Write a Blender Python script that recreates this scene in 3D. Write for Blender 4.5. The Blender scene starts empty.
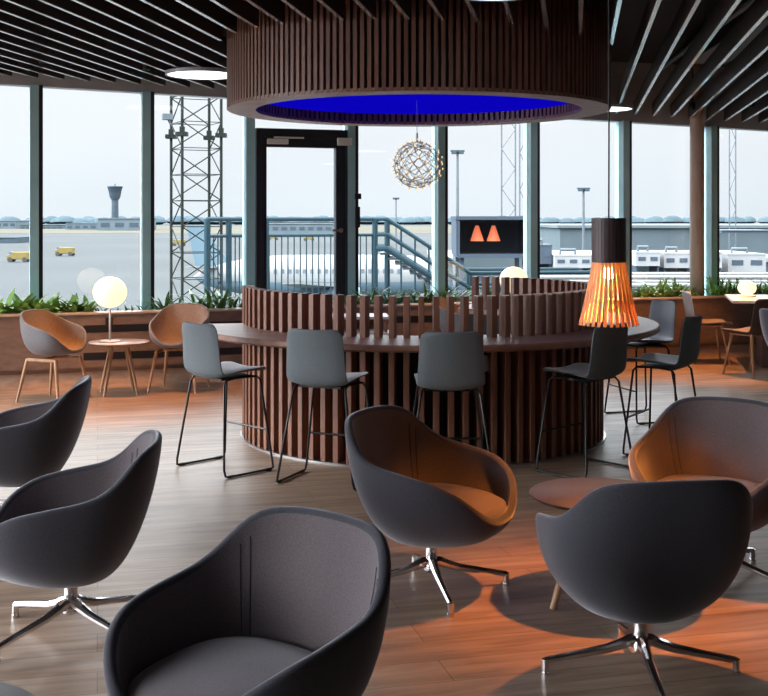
import bpy, math, random
from mathutils import Vector, Matrix
random.seed(7)
PI = math.pi
sc = bpy.context.scene
COL = sc.collection
F = 1150.0      # focal length in pixels
HZ = 218.0      # horizon row
EYE = 1.6
R = math.radians

# ------------------------------------------------------------------ materials
def new_mat(name):
    m = bpy.data.materials.new(name); m.use_nodes = True
    nt = m.node_tree
    b = nt.nodes['Principled BSDF']
    return m, nt, b

def simple(name, col, rough=0.5, metal=0.0, noise=0.0, nscale=30.0, bump=0.0, sheen=0.0, stretch=None, spec=0.5):
    m, nt, b = new_mat(name)
    b.inputs['Base Color'].default_value = (*col, 1)
    b.inputs['Roughness'].default_value = rough
    b.inputs['Metallic'].default_value = metal
    b.inputs['Specular IOR Level'].default_value = spec
    if sheen:
        b.inputs['Sheen Weight'].default_value = sheen
        b.inputs['Sheen Roughness'].default_value = 0.4
        b.inputs['Sheen Tint'].default_value = (.85, .87, .95, 1)
    if noise or bump:
        tc = nt.nodes.new('ShaderNodeTexCoord')
        mp = nt.nodes.new('ShaderNodeMapping')
        nt.links.new(tc.outputs['Object'], mp.inputs['Vector'])
        if stretch: mp.inputs['Scale'].default_value = stretch
        n = nt.nodes.new('ShaderNodeTexNoise'); n.inputs['Scale'].default_value = nscale
        n.inputs['Detail'].default_value = 4
        nt.links.new(mp.outputs['Vector'], n.inputs['Vector'])
        if noise:
            r = nt.nodes.new('ShaderNodeValToRGB')
            r.color_ramp.elements[0].position = .3; r.color_ramp.elements[1].position = .7
            r.color_ramp.elements[0].color = (*[c * (1 - noise) for c in col], 1)
            r.color_ramp.elements[1].color = (*[min(1, c * (1 + noise)) for c in col], 1)
            nt.links.new(n.outputs['Fac'], r.inputs['Fac'])
            nt.links.new(r.outputs['Color'], b.inputs['Base Color'])
        if bump:
            bp = nt.nodes.new('ShaderNodeBump'); bp.inputs['Strength'].default_value = bump
            bp.inputs['Distance'].default_value = .004
            nt.links.new(n.outputs['Fac'], bp.inputs['Height'])
            nt.links.new(bp.outputs['Normal'], b.inputs['Normal'])
    return m

def emit(name, col, s):
    m, nt, b = new_mat(name)
    b.inputs['Base Color'].default_value = (*col, 1)
    b.inputs['Emission Color'].default_value = (*col, 1)
    b.inputs['Emission Strength'].default_value = s
    return m

def glass_mat(name, tint, ior=1.45):
    m, nt, b = new_mat(name)
    nt.nodes.remove(b)
    out = nt.nodes['Material Output']
    t = nt.nodes.new('ShaderNodeBsdfTransparent'); t.inputs['Color'].default_value = (*tint, 1)
    g = nt.nodes.new('ShaderNodeBsdfGlossy'); g.inputs['Roughness'].default_value = .02
    fr = nt.nodes.new('ShaderNodeFresnel'); fr.inputs['IOR'].default_value = ior
    mx = nt.nodes.new('ShaderNodeMixShader')
    nt.links.new(fr.outputs['Fac'], mx.inputs['Fac'])
    nt.links.new(t.outputs[0], mx.inputs[1]); nt.links.new(g.outputs[0], mx.inputs[2])
    nt.links.new(mx.outputs[0], out.inputs['Surface'])
    return m

def floor_mat():
    m, nt, b = new_mat('oak_planks')
    tc = nt.nodes.new('ShaderNodeTexCoord')
    mp = nt.nodes.new('ShaderNodeMapping'); mp.inputs['Rotation'].default_value = (0, 0, R(-14))
    nt.links.new(tc.outputs['Object'], mp.inputs['Vector'])
    br = nt.nodes.new('ShaderNodeTexBrick')
    br.inputs['Scale'].default_value = 1
    br.inputs['Brick Width'].default_value = 1.9; br.inputs['Row Height'].default_value = .19
    br.inputs['Mortar Size'].default_value = .0018; br.inputs['Mortar Smooth'].default_value = .3
    br.inputs['Color1'].default_value = (.42, .305, .225, 1); br.inputs['Color2'].default_value = (.325, .225, .16, 1)
    br.inputs['Mortar'].default_value = (.13, .09, .06, 1); br.inputs['Bias'].default_value = -.1
    br.offset = .37
    nt.links.new(mp.outputs[0], br.inputs['Vector'])
    m2 = nt.nodes.new('ShaderNodeMapping'); m2.inputs['Scale'].default_value = (1.0, 10, 1)
    nt.links.new(mp.outputs[0], m2.inputs['Vector'])
    n = nt.nodes.new('ShaderNodeTexNoise'); n.inputs['Scale'].default_value = 1.6; n.inputs['Detail'].default_value = 7
    n.inputs['Roughness'].default_value = .62; n.inputs['Distortion'].default_value = .5
    nt.links.new(m2.outputs[0], n.inputs['Vector'])
    rp = nt.nodes.new('ShaderNodeValToRGB')
    rp.color_ramp.elements[0].position = .28; rp.color_ramp.elements[0].color = (.36, .31, .28, 1)
    rp.color_ramp.elements[1].position = .66; rp.color_ramp.elements[1].color = (1.1, 1.08, 1.05, 1)
    nt.links.new(n.outputs['Fac'], rp.inputs['Fac'])
    mx = nt.nodes.new('ShaderNodeMix'); mx.data_type = 'RGBA'; mx.blend_type = 'MULTIPLY'
    mx.inputs['Factor'].default_value = .85
    nt.links.new(br.outputs['Color'], mx.inputs['A']); nt.links.new(rp.outputs['Color'], mx.inputs['B'])
    nt.links.new(mx.outputs['Result'], b.inputs['Base Color'])
    b.inputs['Roughness'].default_value = .42
    b.inputs['Specular IOR Level'].default_value = .45
    bp = nt.nodes.new('ShaderNodeBump'); bp.inputs['Strength'].default_value = .12; bp.inputs['Distance'].default_value = .003
    nt.links.new(n.outputs['Fac'], bp.inputs['Height']); nt.links.new(bp.outputs['Normal'], b.inputs['Normal'])
    return m

def wood(name, dark, light, axis=2, rough=.45, sc_=1.0):
    s = [26 * sc_] * 3; s[axis] = 2.2 * sc_
    mid = tuple((a + c) / 2 for a, c in zip(dark, light))
    m = simple(name, mid, rough, noise=.01, nscale=1.0, stretch=tuple(s))
    for n in m.node_tree.nodes:
        if n.type == 'VALTORGB':
            n.color_ramp.elements[0].color = (*dark, 1); n.color_ramp.elements[1].color = (*light, 1)
    return m

M = {}
M['floor'] = floor_mat()
M['fabric'] = simple('grey_wool', (.055, .056, .071), .95, noise=.22, nscale=260, bump=.25, sheen=.75, spec=.2)
M['fabric_in'] = simple('taupe_wool', (.122, .104, .114), .95, noise=.22, nscale=260, bump=.25, sheen=.6, spec=.2)
M['seam'] = simple('dark_thread', (.05, .045, .05), .9, noise=.1, nscale=200)
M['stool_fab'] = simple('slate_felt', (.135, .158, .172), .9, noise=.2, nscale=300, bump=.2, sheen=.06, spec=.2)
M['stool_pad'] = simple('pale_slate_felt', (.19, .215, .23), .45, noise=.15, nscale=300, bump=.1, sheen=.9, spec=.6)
M['stool_edge'] = simple('black_shell', (.02, .021, .024), .5, noise=.1, nscale=20)
M['tan_in'] = simple('tan_leather', (.30, .23, .185), .6, noise=.12, nscale=40)
M['grey_shell'] = simple('grey_shell', (.14, .14, .15), .7, noise=.15, nscale=120, sheen=.2)
M['pale_shell'] = simple('pale_grey_shell', (.34, .35, .37), .6, noise=.1, nscale=120)
M['brown_shell'] = simple('umber_shell', (.10, .07, .06), .6, noise=.1, nscale=120)
M['chrome'] = simple('polished_aluminium', (.74, .73, .74), .12, 1.0, noise=.03, nscale=8)
M['black_metal'] = simple('black_steel', (.012, .012, .014), .38, .3, noise=.1, nscale=10)
M['black_plastic'] = simple('black_plastic', (.015, .015, .016), .5, noise=.1, nscale=10)
M['oak'] = wood('oiled_oak', (.34, .19, .10), (.52, .32, .18), 2)
M['batten'] = wood('walnut_batten', (.155, .066, .042), (.30, .135, .082), 2)
M['counter'] = wood('walnut_counter', (.20, .095, .065), (.34, .18, .125), 0)
M['canopy'] = wood('walnut_canopy', (.13, .058, .044), (.235, .11, .078), 2)
M['dark_core'] = simple('black_core', (.012, .010, .012), .8, noise=.2, nscale=8)
M['kick'] = simple('brushed_kick', (.38,.38,.38), .3, .9, noise=.05, nscale=20)
M['shelf_pale'] = simple('pale_shelf', (.62, .56, .5), .4, noise=.06, nscale=12)
M['table_top'] = wood('umber_tabletop', (.024, .02, .02), (.033, .027, .027), 0, .5)
M['grey_top'] = simple('grey_laminate', (.30, .29, .30), .4, noise=.06, nscale=30)
M['white_top'] = simple('white_laminate', (.72, .72, .72), .3, noise=.03, nscale=15)
M['side_top'] = wood('ash_tabletop', (.25, .185, .15), (.34, .26, .21), 0, .4)
M['planter'] = wood('planter_veneer', (.17, .115, .09), (.24, .17, .135), 0, .5)
M['planter_rim'] = wood('planter_rim', (.42, .30, .22), (.55, .41, .31), 0, .4)
M['soil'] = simple('dark_soil', (.03, .022, .016), .95, noise=.4, nscale=50, bump=.6)
M['leafA'] = simple('broad_leaf', (.32, .56, .15), .45, noise=.45, nscale=9)
M['leafB'] = simple('dark_leaf', (.14, .32, .10), .45, noise=.45, nscale=9)
M['alu'] = simple('mullion_aluminium', (.33, .56, .62), .45, .0, noise=.05, nscale=6)
M['black_strip'] = simple('flat_black', (.008, .009, .012), .5, noise=.1, nscale=6)
M['doorframe'] = simple('anthracite_frame', (.028, .034, .044), .4, .2, noise=.1, nscale=6)
M['header'] = simple('grey_header', (.42, .43, .45), .45, .3, noise=.05, nscale=6)
M['ceil'] = simple('black_ceiling', (.012, .011, .013), .9, noise=.3, nscale=3)
M['slat'] = wood('dark_ceiling_slat', (.024, .016, .0155), (.046, .031, .029), 1, .6)
M['slat_edge'] = simple('satin_slat_edge', (.95, .93, .92), .22, .75, noise=.03, nscale=5)
M['wall'] = simple('charcoal_wall', (.10, .095, .095), .8, noise=.1, nscale=3)
M['duct'] = simple('galvanised_duct', (.10, .105, .11), .5, .5, noise=.15, nscale=6)
M['column'] = simple('umber_column', (.44, .335, .28), .55, noise=.06, nscale=5)
M['pane'] = glass_mat('window_glass', (.95, .975, .98))
M['blue'] = emit('blue_membrane', (.003, .0005, .48), 1.0)
M['blue'].node_tree.nodes['Principled BSDF'].inputs['Base Color'].default_value = (0, 0, 0, 1)
M['blue'].node_tree.nodes['Principled BSDF'].inputs['Specular IOR Level'].default_value = 0
M['disc'] = emit('led_diffuser', (.93, .96, 1.0), 3.2)
M['globe'] = emit('opal_globe', (1.0, .80, .50), 1.25)
M['bulb'] = emit('warm_bulb', (1.0, .50, .16), 430.0)
M['led'] = emit('warm_led', (1.0, .74, .40), 1.0)
M['brass'] = simple('brass_wire', (.34, .24, .12), .3, .9, noise=.05, nscale=20)
M['white_metal'] = simple('white_metal', (.78, .77, .75), .35, noise=.03, nscale=10)
M['steel'] = simple('brushed_steel', (.5, .5, .5), .3, .9, noise=.05, nscale=20)

def lampwood():
    m, nt, b = new_mat('birch_lamp_slat')
    b.inputs['Base Color'].default_value = (.50, .27, .13, 1); b.inputs['Roughness'].default_value = .5
    out = nt.nodes['Material Output']
    tc = nt.nodes.new('ShaderNodeTexCoord'); n = nt.nodes.new('ShaderNodeTexNoise'); n.inputs['Scale'].default_value = 40
    nt.links.new(tc.outputs['Object'], n.inputs['Vector'])
    r = nt.nodes.new('ShaderNodeValToRGB')
    r.color_ramp.elements[0].color = (.52, .29, .15, 1); r.color_ramp.elements[1].color = (.70, .44, .25, 1)
    nt.links.new(n.outputs['Fac'], r.inputs['Fac']); nt.links.new(r.outputs['Color'], b.inputs['Base Color'])
    t = nt.nodes.new('ShaderNodeBsdfTranslucent'); t.inputs['Color'].default_value = (.9, .62, .32, 1)
    mx = nt.nodes.new('ShaderNodeMixShader'); mx.inputs['Fac'].default_value = .2
    nt.links.new(b.outputs[0], mx.inputs[1]); nt.links.new(t.outputs[0], mx.inputs[2])
    nt.links.new(mx.outputs[0], out.inputs['Surface'])
    return m
M['lampwood'] = lampwood()
M['lampdark'] = wood('shaded_lamp_collar', (.05, .033, .04), (.10, .065, .07), 2, .5)  # upper slats get no bulb light; that shade is put into this colour

# outside; distance haze is mixed into the paler blue tones
M['apron'] = simple('pale_concrete_apron', (.050, .056, .058), .9, noise=.12, nscale=.02)
M['grassland'] = simple('dry_grassland', (.075,.072,.056), .95, noise=.15, nscale=.02)
M['farblue'] = simple('hazed_foliage', (.05,.075,.09), .95, noise=.15, nscale=.05)
M['bld_blue'] = simple('hazed_blue_cladding', (0.089, 0.116, 0.134), .8, noise=.1, nscale=.2)
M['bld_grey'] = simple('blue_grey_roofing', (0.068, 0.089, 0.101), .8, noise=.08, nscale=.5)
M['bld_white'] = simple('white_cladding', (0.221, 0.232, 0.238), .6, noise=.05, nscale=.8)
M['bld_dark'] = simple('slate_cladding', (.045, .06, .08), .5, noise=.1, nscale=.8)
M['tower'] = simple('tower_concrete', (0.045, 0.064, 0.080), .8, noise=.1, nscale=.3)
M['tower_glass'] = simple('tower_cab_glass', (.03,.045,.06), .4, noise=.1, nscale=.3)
M['galv'] = simple('galvanised_steel', (.05, .07, .085), .5, .3, noise=.15, nscale=2)
M['galv_pale'] = simple('pale_steel', (0.090, 0.109, 0.123), .5, .2, noise=.1, nscale=2)
M['mast'] = simple('mast_steel', (.016,.02,.018), .6, .2, noise=.2, nscale=2)
M['rail_blue'] = simple('blue_grey_rail', (.022, .045, .058), .5, .3, noise=.1, nscale=2)
M['plane_white'] = simple('aircraft_white', (0.194, 0.206, 0.211), .3, noise=.02, nscale=1)
M['plane_blue'] = simple('aircraft_blue', (0.100, 0.152, 0.188), .35, noise=.03, nscale=1)
M['plane_dark'] = simple('aircraft_window', (.10,.125,.15), .3, noise=.05, nscale=1)
M['yellow'] = simple('yellow_paint', (.16, .125, .045), .5, noise=.05, nscale=1)
M['rubber'] = simple('rubber', (.03, .03, .03), .8, noise=.1, nscale=5)
M['mirrored_orange'] = emit('mirrored_orange', (1.0, .22, .10), .75)  # glow of the added cones that imitate reflected pendants
for k_ in 'apron grassland farblue bld_blue bld_grey bld_white bld_dark tower tower_glass yellow plane_white plane_blue plane_dark mast rail_blue galv galv_pale'.split():
    M[k_].node_tree.nodes['Principled BSDF'].inputs['Specular IOR Level'].default_value = .06
M['conc'] = simple('concrete_slab', (.35, .35, .35), .9, noise=.15, nscale=3)

# ------------------------------------------------------------------ mesh builder
class MB:
    def __init__(s): s.v = []; s.f = []; s.m = []
    def add(s, vs, fs, mi=0):
        o = len(s.v); s.v += [tuple(v) for v in vs]
        s.f += [tuple(i + o for i in f) for f in fs]; s.m += [mi] * len(fs)
    def box(s, c, d, rz=0, mi=0):
        cx, cy, cz = c; hx, hy, hz = d[0] / 2, d[1] / 2, d[2] / 2
        co, si = math.cos(rz), math.sin(rz); vs = []
        for z in (-hz, hz):
            for x, y in ((-hx, -hy), (hx, -hy), (hx, hy), (-hx, hy)):
                vs.append((cx + x * co - y * si, cy + x * si + y * co, cz + z))
        s.add(vs, [(3, 2, 1, 0), (4, 5, 6, 7), (0, 1, 5, 4), (1, 2, 6, 5), (2, 3, 7, 6), (3, 0, 4, 7)], mi)
    def hexa(s, vs, mi=0):
        s.add(vs, [(3, 2, 1, 0), (4, 5, 6, 7), (0, 1, 5, 4), (1, 2, 6, 5), (2, 3, 7, 6), (3, 0, 4, 7)], mi)
    def tube(s, pts, rad, n=8, mi=0, cap=True, closed=False):
        pts = [Vector(p) for p in pts]; N = len(pts)
        if not hasattr(rad, '__len__'): rad = [rad] * N
        vs = []; up = None
        for i in range(N):
            if closed: t = pts[(i + 1) % N] - pts[i - 1]
            else: t = pts[min(i + 1, N - 1)] - pts[max(i - 1, 0)]
            t.normalize()
            if up is None:
                a = Vector((0, 0, 1)) if abs(t.z) < .9 else Vector((1, 0, 0))
                up = (a - t * a.dot(t)).normalized()
            else:
                up = (up - t * up.dot(t)).normalized()
            bi = t.cross(up)
            for k in range(n):
                a = 2 * PI * k / n
                vs.append(pts[i] + (up * math.cos(a) + bi * math.sin(a)) * rad[i])
        fs = []
        for i in range(N if closed else N - 1):
            j = (i + 1) % N
            for k in range(n):
                k2 = (k + 1) % n
                fs.append((i * n + k, i * n + k2, j * n + k2, j * n + k))
        if cap and not closed:
            fs.append(tuple(range(n - 1, -1, -1))); fs.append(tuple((N - 1) * n + k for k in range(n)))
        s.add(vs, fs, mi)
    def lathe(s, prof, n=32, c=(0, 0, 0), mi=0, cap=True):
        vs = []; fs = []; N = len(prof)
        for r, z in prof:
            for k in range(n):
                a = 2 * PI * k / n
                vs.append((c[0] + r * math.cos(a), c[1] + r * math.sin(a), c[2] + z))
        for i in range(N - 1):
            for k in range(n):
                k2 = (k + 1) % n
                fs.append((i * n + k, i * n + k2, (i + 1) * n + k2, (i + 1) * n + k))
        if cap:
            if prof[0][0] > 1e-6: fs.append(tuple(range(n - 1, -1, -1)))
            if prof[-1][0] > 1e-6: fs.append(tuple((N - 1) * n + k for k in range(n)))
        s.add(vs, fs, mi)
    def arc(s, prof, d0, d1, n=96, mi=0):
        L = len(prof); vs = []; fs = []
        for i in range(n + 1):
            a = R(d0 + (d1 - d0) * i / n)
            for r, z in prof: vs.append((r * math.cos(a), r * math.sin(a), z))
        for i in range(n):
            for j in range(L):
                j2 = (j + 1) % L; fs.append((i * L + j, (i + 1) * L + j, (i + 1) * L + j2, i * L + j2))
        fs.append(tuple(range(L))); fs.append(tuple(n * L + j for j in range(L - 1, -1, -1)))
        s.add(vs, fs, mi)
    def ring(s, r0, r1, z0, z1, n=96, c=(0, 0), mi=0):
        prof = [(r0, z0), (r1, z0), (r1, z1), (r0, z1), (r0, z0)]
        s.lathe(prof, n, (c[0], c[1], 0), mi, cap=False)
    def build(s, name, mats, parent=None, smooth=35, loc=None, bevel=0):
        me = bpy.data.meshes.new(name)
        me.from_pydata(s.v, [], s.f)
        if not isinstance(mats, (list, tuple)): mats = [mats]
        for m in mats: me.materials.append(m)
        if any(s.m): me.polygons.foreach_set('material_index', s.m)
        if smooth:
            me.polygons.foreach_set('use_smooth', [True] * len(me.polygons))
            me.set_sharp_from_angle(angle=R(smooth))
        me.validate(); me.update()
        o = bpy.data.objects.new(name, me); COL.objects.link(o)
        if parent: o.parent = parent
        if loc is not None: o.location = loc
        if bevel:
            b = o.modifiers.new('edge', 'BEVEL'); b.width = bevel; b.segments = 2; b.limit_method = 'ANGLE'; b.angle_limit = R(40)
        return o

def thing(name, label, cat, loc=(0, 0, 0), rz=0, group=None):
    o = bpy.data.objects.new(name, None); COL.objects.link(o)
    o.empty_display_size = .1
    o.location = loc; o.rotation_euler = (0, 0, rz)
    return tag(o, label, cat, group)
def tag(o, label, cat, group=None):
    o['label'] = label; o['category'] = cat
    if group: o['group'] = group
    return o
def struct(o): o['kind'] = 'structure'; return o
def sroot(name, loc=(0, 0, 0), rz=0):
    o = bpy.data.objects.new(name, None); COL.objects.link(o); o.location = loc; o.rotation_euler = (0, 0, rz)
    return struct(o)
def copy_tree(o, parent=None):
    c = o.copy(); COL.objects.link(c); c.parent = parent
    for ch in list(o.children): copy_tree(ch, c)
    return c
def dup(proto, loc, rz, label, group=None):
    c = copy_tree(proto); c.location = loc; c.rotation_euler = (0, 0, rz); c['label'] = label
    if group: c['group'] = group
    return c
def px(x, d): return (x - 384) / F * d
def pz(y, d): return EYE - (y - HZ) / F * d
def lin(tab, a):
    a = abs(a)
    if a > 180: a = 360 - a
    for (a0, v0), (a1, v1) in zip(tab, tab[1:]):
        if a <= a1: return v0 + (v1 - v0) * (a - a0) / (a1 - a0)
    return tab[-1][1]
def ease(tab, a):
    tot = ws = 0
    for k in range(-12, 13):
        w = math.exp(-(k / 5.5) ** 2); tot += w * lin(tab, a + k * 1.25); ws += w
    return tot / ws

# ------------------------------------------------------------------ wall frame
WS = math.hypot(1, .34); U = Vector((1 / WS, .34 / WS, 0)); NR = Vector((.34 / WS, -1 / WS, 0)); WA = math.atan(.34)
def Yw(X): return 12.364 + .34 * X
def P(s, n, z=0): return Vector((0, 12.364, z)) + U * s + NR * n
def s_of_px(x):
    d = 12.364 / (1 - .34 * (x - 384) / F); return px(x, d) * WS
def zhead(s): return 2.79 - .0277 * s / WS
def wbox(mb, s0, s1, n0, n1, z0, z1, mi=0, z0b=None, z1b=None):
    z0b = z0 if z0b is None else z0b; z1b = z1 if z1b is None else z1b
    mb.hexa([P(s0, n1, z0), P(s1, n1, z0b), P(s1, n0, z0b), P(s0, n0, z0),
             P(s0, n1, z1), P(s1, n1, z1b), P(s1, n0, z1b), P(s0, n0, z1)], mi)
SL, SR = -6.9, 8.45      # ends of the window wall

# ------------------------------------------------------------------ room shell
mb = MB(); mb.hexa([(-6.6, -4.6, -.2), (8.2, -4.6, -.2), (8.2, Yw(8.2), -.2), (-6.6, Yw(-6.6), -.2),
                    (-6.6, -4.6, 0), (8.2, -4.6, 0), (8.2, Yw(8.2), 0), (-6.6, Yw(-6.6), 0)])
struct(mb.build('floor', M['floor'], smooth=0))
mb = MB(); mb.hexa([(-6.6, -4.6, 3.4), (8.2, -4.6, 3.4), (8.2, Yw(8.2) + .2, 3.4), (-6.6, Yw(-6.6) + .2, 3.4),
                    (-6.6, -4.6, 3.6), (8.2, -4.6, 3.6), (8.2, Yw(8.2) + .2, 3.6), (-6.6, Yw(-6.6) + .2, 3.6)])
struct(mb.build('ceiling', M['ceil'], smooth=0))
mb = MB(); mb.box((.8, -4.7, 1.7), (14.8, .2, 3.4)); struct(mb.build('wall_back', M['wall'], smooth=0))
mb = MB(); mb.hexa([(8.2, -4.6, 0), (8.4, -4.6, 0), (8.4, Yw(8.2), 0), (8.2, Yw(8.2), 0), (8.2, -4.6, 3.4), (8.4, -4.6, 3.4), (8.4, Yw(8.2), 3.4), (8.2, Yw(8.2), 3.4)])
struct(mb.build('wall_right', M['wall'], smooth=0))
# window wall: upstand, head
mb = MB(); wbox(mb, SL, s_of_px(251), -.14, 0, -.2, .46); wbox(mb, s_of_px(352), SR, -.14, 0, -.2, .46)
struct(mb.build('wall_window', M['header'], smooth=0))
mb = MB(); wbox(mb, SL, SR, -.14, .03, zhead(SL), 3.4, 0, zhead(SR), 3.4)
struct(mb.build('wall_head', M['header'], smooth=0))
# left wall is glazed too (off the picture, where the side light comes from)
mb = MB(); mb.box((-6.7, 2.75, .3), (.2, 14.7, .6)); mb.box((-6.7, 2.75, 3.15), (.2, 14.7, .5))
for i in range(11): mb.box((-6.7, -4.55 + i * 1.46, 1.75), (.12, .1, 2.4))
struct(mb.build('wall_left', M['header'], smooth=0))

# windows between mullions
bays = [-330, -195, -77, 36.5, 148, 251, 352, 441.5, 533.5, 625.5, 713, 800, 884]
S_ = [s_of_px(b) for b in bays]
S_[0] = SL + .1
n = 0
for i in range(len(bays) - 1):
    s0, s1 = S_[i], S_[i + 1]
    if bays[i] == 251: continue
    n += 1
    w = sroot('window_%d' % n)
    mb = MB(); wbox(mb, s0, s1, -.05, -.038, .46, zhead(s0), 0, .46, zhead(s1)); mb.build('pane', M['pane'], w, 0)
    # mullion standing at the left end of this bay: aluminium box with a black strip on its right
    mb = MB(); wbox(mb, s0 - .062, s0 + .02, -.13, .06, .46, zhead(s0) + .01); mb.build('mullion', M['alu'], w, 0)
    mb = MB(); wbox(mb, s0 + .02, s0 + .058, -.13, .045, .46, zhead(s0) + .01); mb.build('black_strip', M['black_strip'], w, 0)
    mb = MB(); wbox(mb, s0 + .058, s1 - .062, -.10, .03, .46, .52); mb.build('window_sill', M['alu'], w, 0)

mb = MB(); s0 = s_of_px(251); wbox(mb, s0 - .062, s0 + .03, -.13, .06, 0, zhead(s0) + .01); struct(mb.build('trim_1', M['alu'], smooth=0))
# door
d = sroot('door_1')
a0, a1 = s_of_px(255.5), s_of_px(352.5)
dz = 2.53
mb = MB()
wbox(mb, a0, a0 + .075, -.11, .05, 0, dz); wbox(mb, a1 - .085, a1, -.11, .05, 0, dz)
wbox(mb, a0, a1, -.11, .05, dz - .10, dz); wbox(mb, a0, a1, -.11, .05, -.01, .03)
mb.build('door_frame', M['doorframe'], d, 0)
l0, l1 = a0 + .078, a1 - .088
leaf = MB()
wbox(leaf, l0, l0 + .035, -.07, .02, .03, dz - .10); wbox(leaf, l1 - .10, l1, -.07, .02, .03, dz - .10)
wbox(leaf, l0, l1, -.07, .02, dz - .19, dz - .10); wbox(leaf, l0, l1, -.07, .02, .03, .22)
lf = leaf.build('door_leaf', M['doorframe'], d, 0)
mb = MB(); wbox(mb, l0 + .035, l1 - .10, -.03, -.018, .22, dz - .19); mb.build('door_glass', M['pane'], lf, 0)
mb = MB(); c = P(l1 - .05, .075, 1.47); mb.tube([P(l1 - .05, .02, 1.47), c, P(l1 - .16, .075, 1.47)], .011, 8)
mb.tube([P(l1 - .05, .02, 1.47), P(l1 - .05, .03, 1.47)], .026, 12); mb.build('door_handle', M['steel'], lf)
mb = MB(); wbox(mb, l0 + .03, l0 + .25, .05, .10, dz - .165, dz - .11); wbox(mb, l0 + .10, l0 + .42, .06, .085, dz - .105, dz - .085)
mb.build('door_closer', M['white_metal'], d, 0, bevel=.004)
mb = MB(); wbox(mb, l1 - .10, l1 + .055, .05, .10, dz - .165, dz - .085); mb.build('door_sensor', M['white_metal'], d, 0, bevel=.004)
mb = MB(); wbox(mb, a0, a1, -.06, -.048, dz, zhead(a0), 0, dz, zhead(a1)); mb.build('transom_pane', M['pane'], d, 0)
mb = MB(); wbox(mb, s_of_px(353) , s_of_px(359), .055, .085, 1.80, 1.86); wbox(mb, s_of_px(353.5), s_of_px(358), .055, .08, 1.50, 1.72)
tag(mb.build('card_reader', M['black_plastic'], smooth=0, bevel=.004), 'small black card reader on the jamb right of the glass door', 'card reader')

# ------------------------------------------------------------------ canopy + bar constants
BX, BY = .286, 8.66
CX, CY = .259, 8.74
# ceiling slats
DIR = .166
def zslat(X): return 2.855 - .0277 * X
def slat_seg(xb, y0, y1):
    X0, X1 = xb + DIR * y0, xb + DIR * y1
    z0, z1 = zslat(X0), zslat(X1)
    h, w = .15, .013
    def cs(X, Y, z, zt, w): return [(X - w, Y, z), (X + w, Y, z), (X + w, Y, zt), (X - w, Y, zt)]
    body = MB()
    a, b_ = cs(X0, y0, z0 + .004, z0 + h, w), cs(X1, y1, z1 + .004, z1 + h, w)
    body.hexa([a[0], a[1], b_[1], b_[0], a[3], a[2], b_[2], b_[3]])
    o = body.build('ceiling_slat', M['slat'], smooth=0)
    e = MB(); a, b_ = cs(X0, y0, z0, z0 + .004, w), cs(X1, y1, z1, z1 + .004, w)
    e.hexa([a[0], a[1], b_[1], b_[0], a[3], a[2], b_[2], b_[3]])
    e.build('edge_strip', M['slat_edge'], o, 0)['label'] = 'bright satin underside strip'
    return o
SP = .2173; x_at0 = px(42, 6.49) - DIR * 6.49
CR = 1.50
for k in range(-19, 33):
    xb = x_at0 + SP * k
    if xb > 7.4: continue
    ya = 1.0 if xb > -6.3 else (-6.45 - xb) / DIR
    yb = (12.364 + .34 * xb) / (1 - .34 * DIR) - .16
    yb = min(yb, (8.0 - xb) / DIR)
    if yb - max(ya, 1.0) < .3: continue
    ya = max(ya, 1.0)
    # cut by the canopy drum
    A = 1 + DIR * DIR; Bq = 2 * (DIR * (xb - CX) - CY); Cq = (xb - CX) ** 2 + CY ** 2 - CR ** 2
    disc = Bq * Bq - 4 * A * Cq
    segs = [(ya, yb)]
    if disc > 0:
        q0, q1 = (-Bq - math.sqrt(disc)) / (2 * A), (-Bq + math.sqrt(disc)) / (2 * A)
        segs = [(ya, q0), (q1, yb)]
    for j, (u0, u1) in enumerate(segs):
        if u1 - u0 < .12: continue
        o = slat_seg(xb, u0, u1)
        if j == 1:
            tag(o, 'short dark ceiling slat between the round slatted canopy and the windows', 'ceiling slat', 'ceiling slats behind the canopy')
        elif len(segs) == 2:
            tag(o, 'dark ceiling slat running up to the front of the round slatted canopy', 'ceiling slat', 'ceiling slats in front of the canopy')
        elif xb + DIR * 8 < BX:
            tag(o, 'dark ceiling slat left of the round canopy with a thin bright underside', 'ceiling slat', 'ceiling slats left of the canopy')
        else:
            tag(o, 'dark ceiling slat right of the round canopy with a broad pale underside', 'ceiling slat', 'ceiling slats right of the canopy')

# services above the slats on the right
mb = MB(); mb.box((3.2, 8.5, 3.25), (.45, 6.0, .22)); dct = mb.build('air_duct', M['duct'], smooth=0, bevel=.02)
tag(dct, 'dark rectangular air duct above the ceiling slats right of the canopy', 'air duct')
for i, (xx, lab) in enumerate(((2.35, 'thin dark pipe above the ceiling slats beside the round canopy'), (4.4, 'thin dark pipe above the ceiling slats toward the right wall'))):
    mb = MB(); mb.tube([(xx, 3, 3.2), (xx + .6, 12.4, 3.2)], .035, 10)
    for yy in (4, 6, 8, 10): mb.tube([(xx + .6 * (yy - 3) / 9.4, yy, 3.2), (xx + .6 * (yy - 3) / 9.4, yy, 3.4)], .008, 6)
    tag(mb.build('ceiling_pipe', M['duct']), lab, 'pipe')

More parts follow.
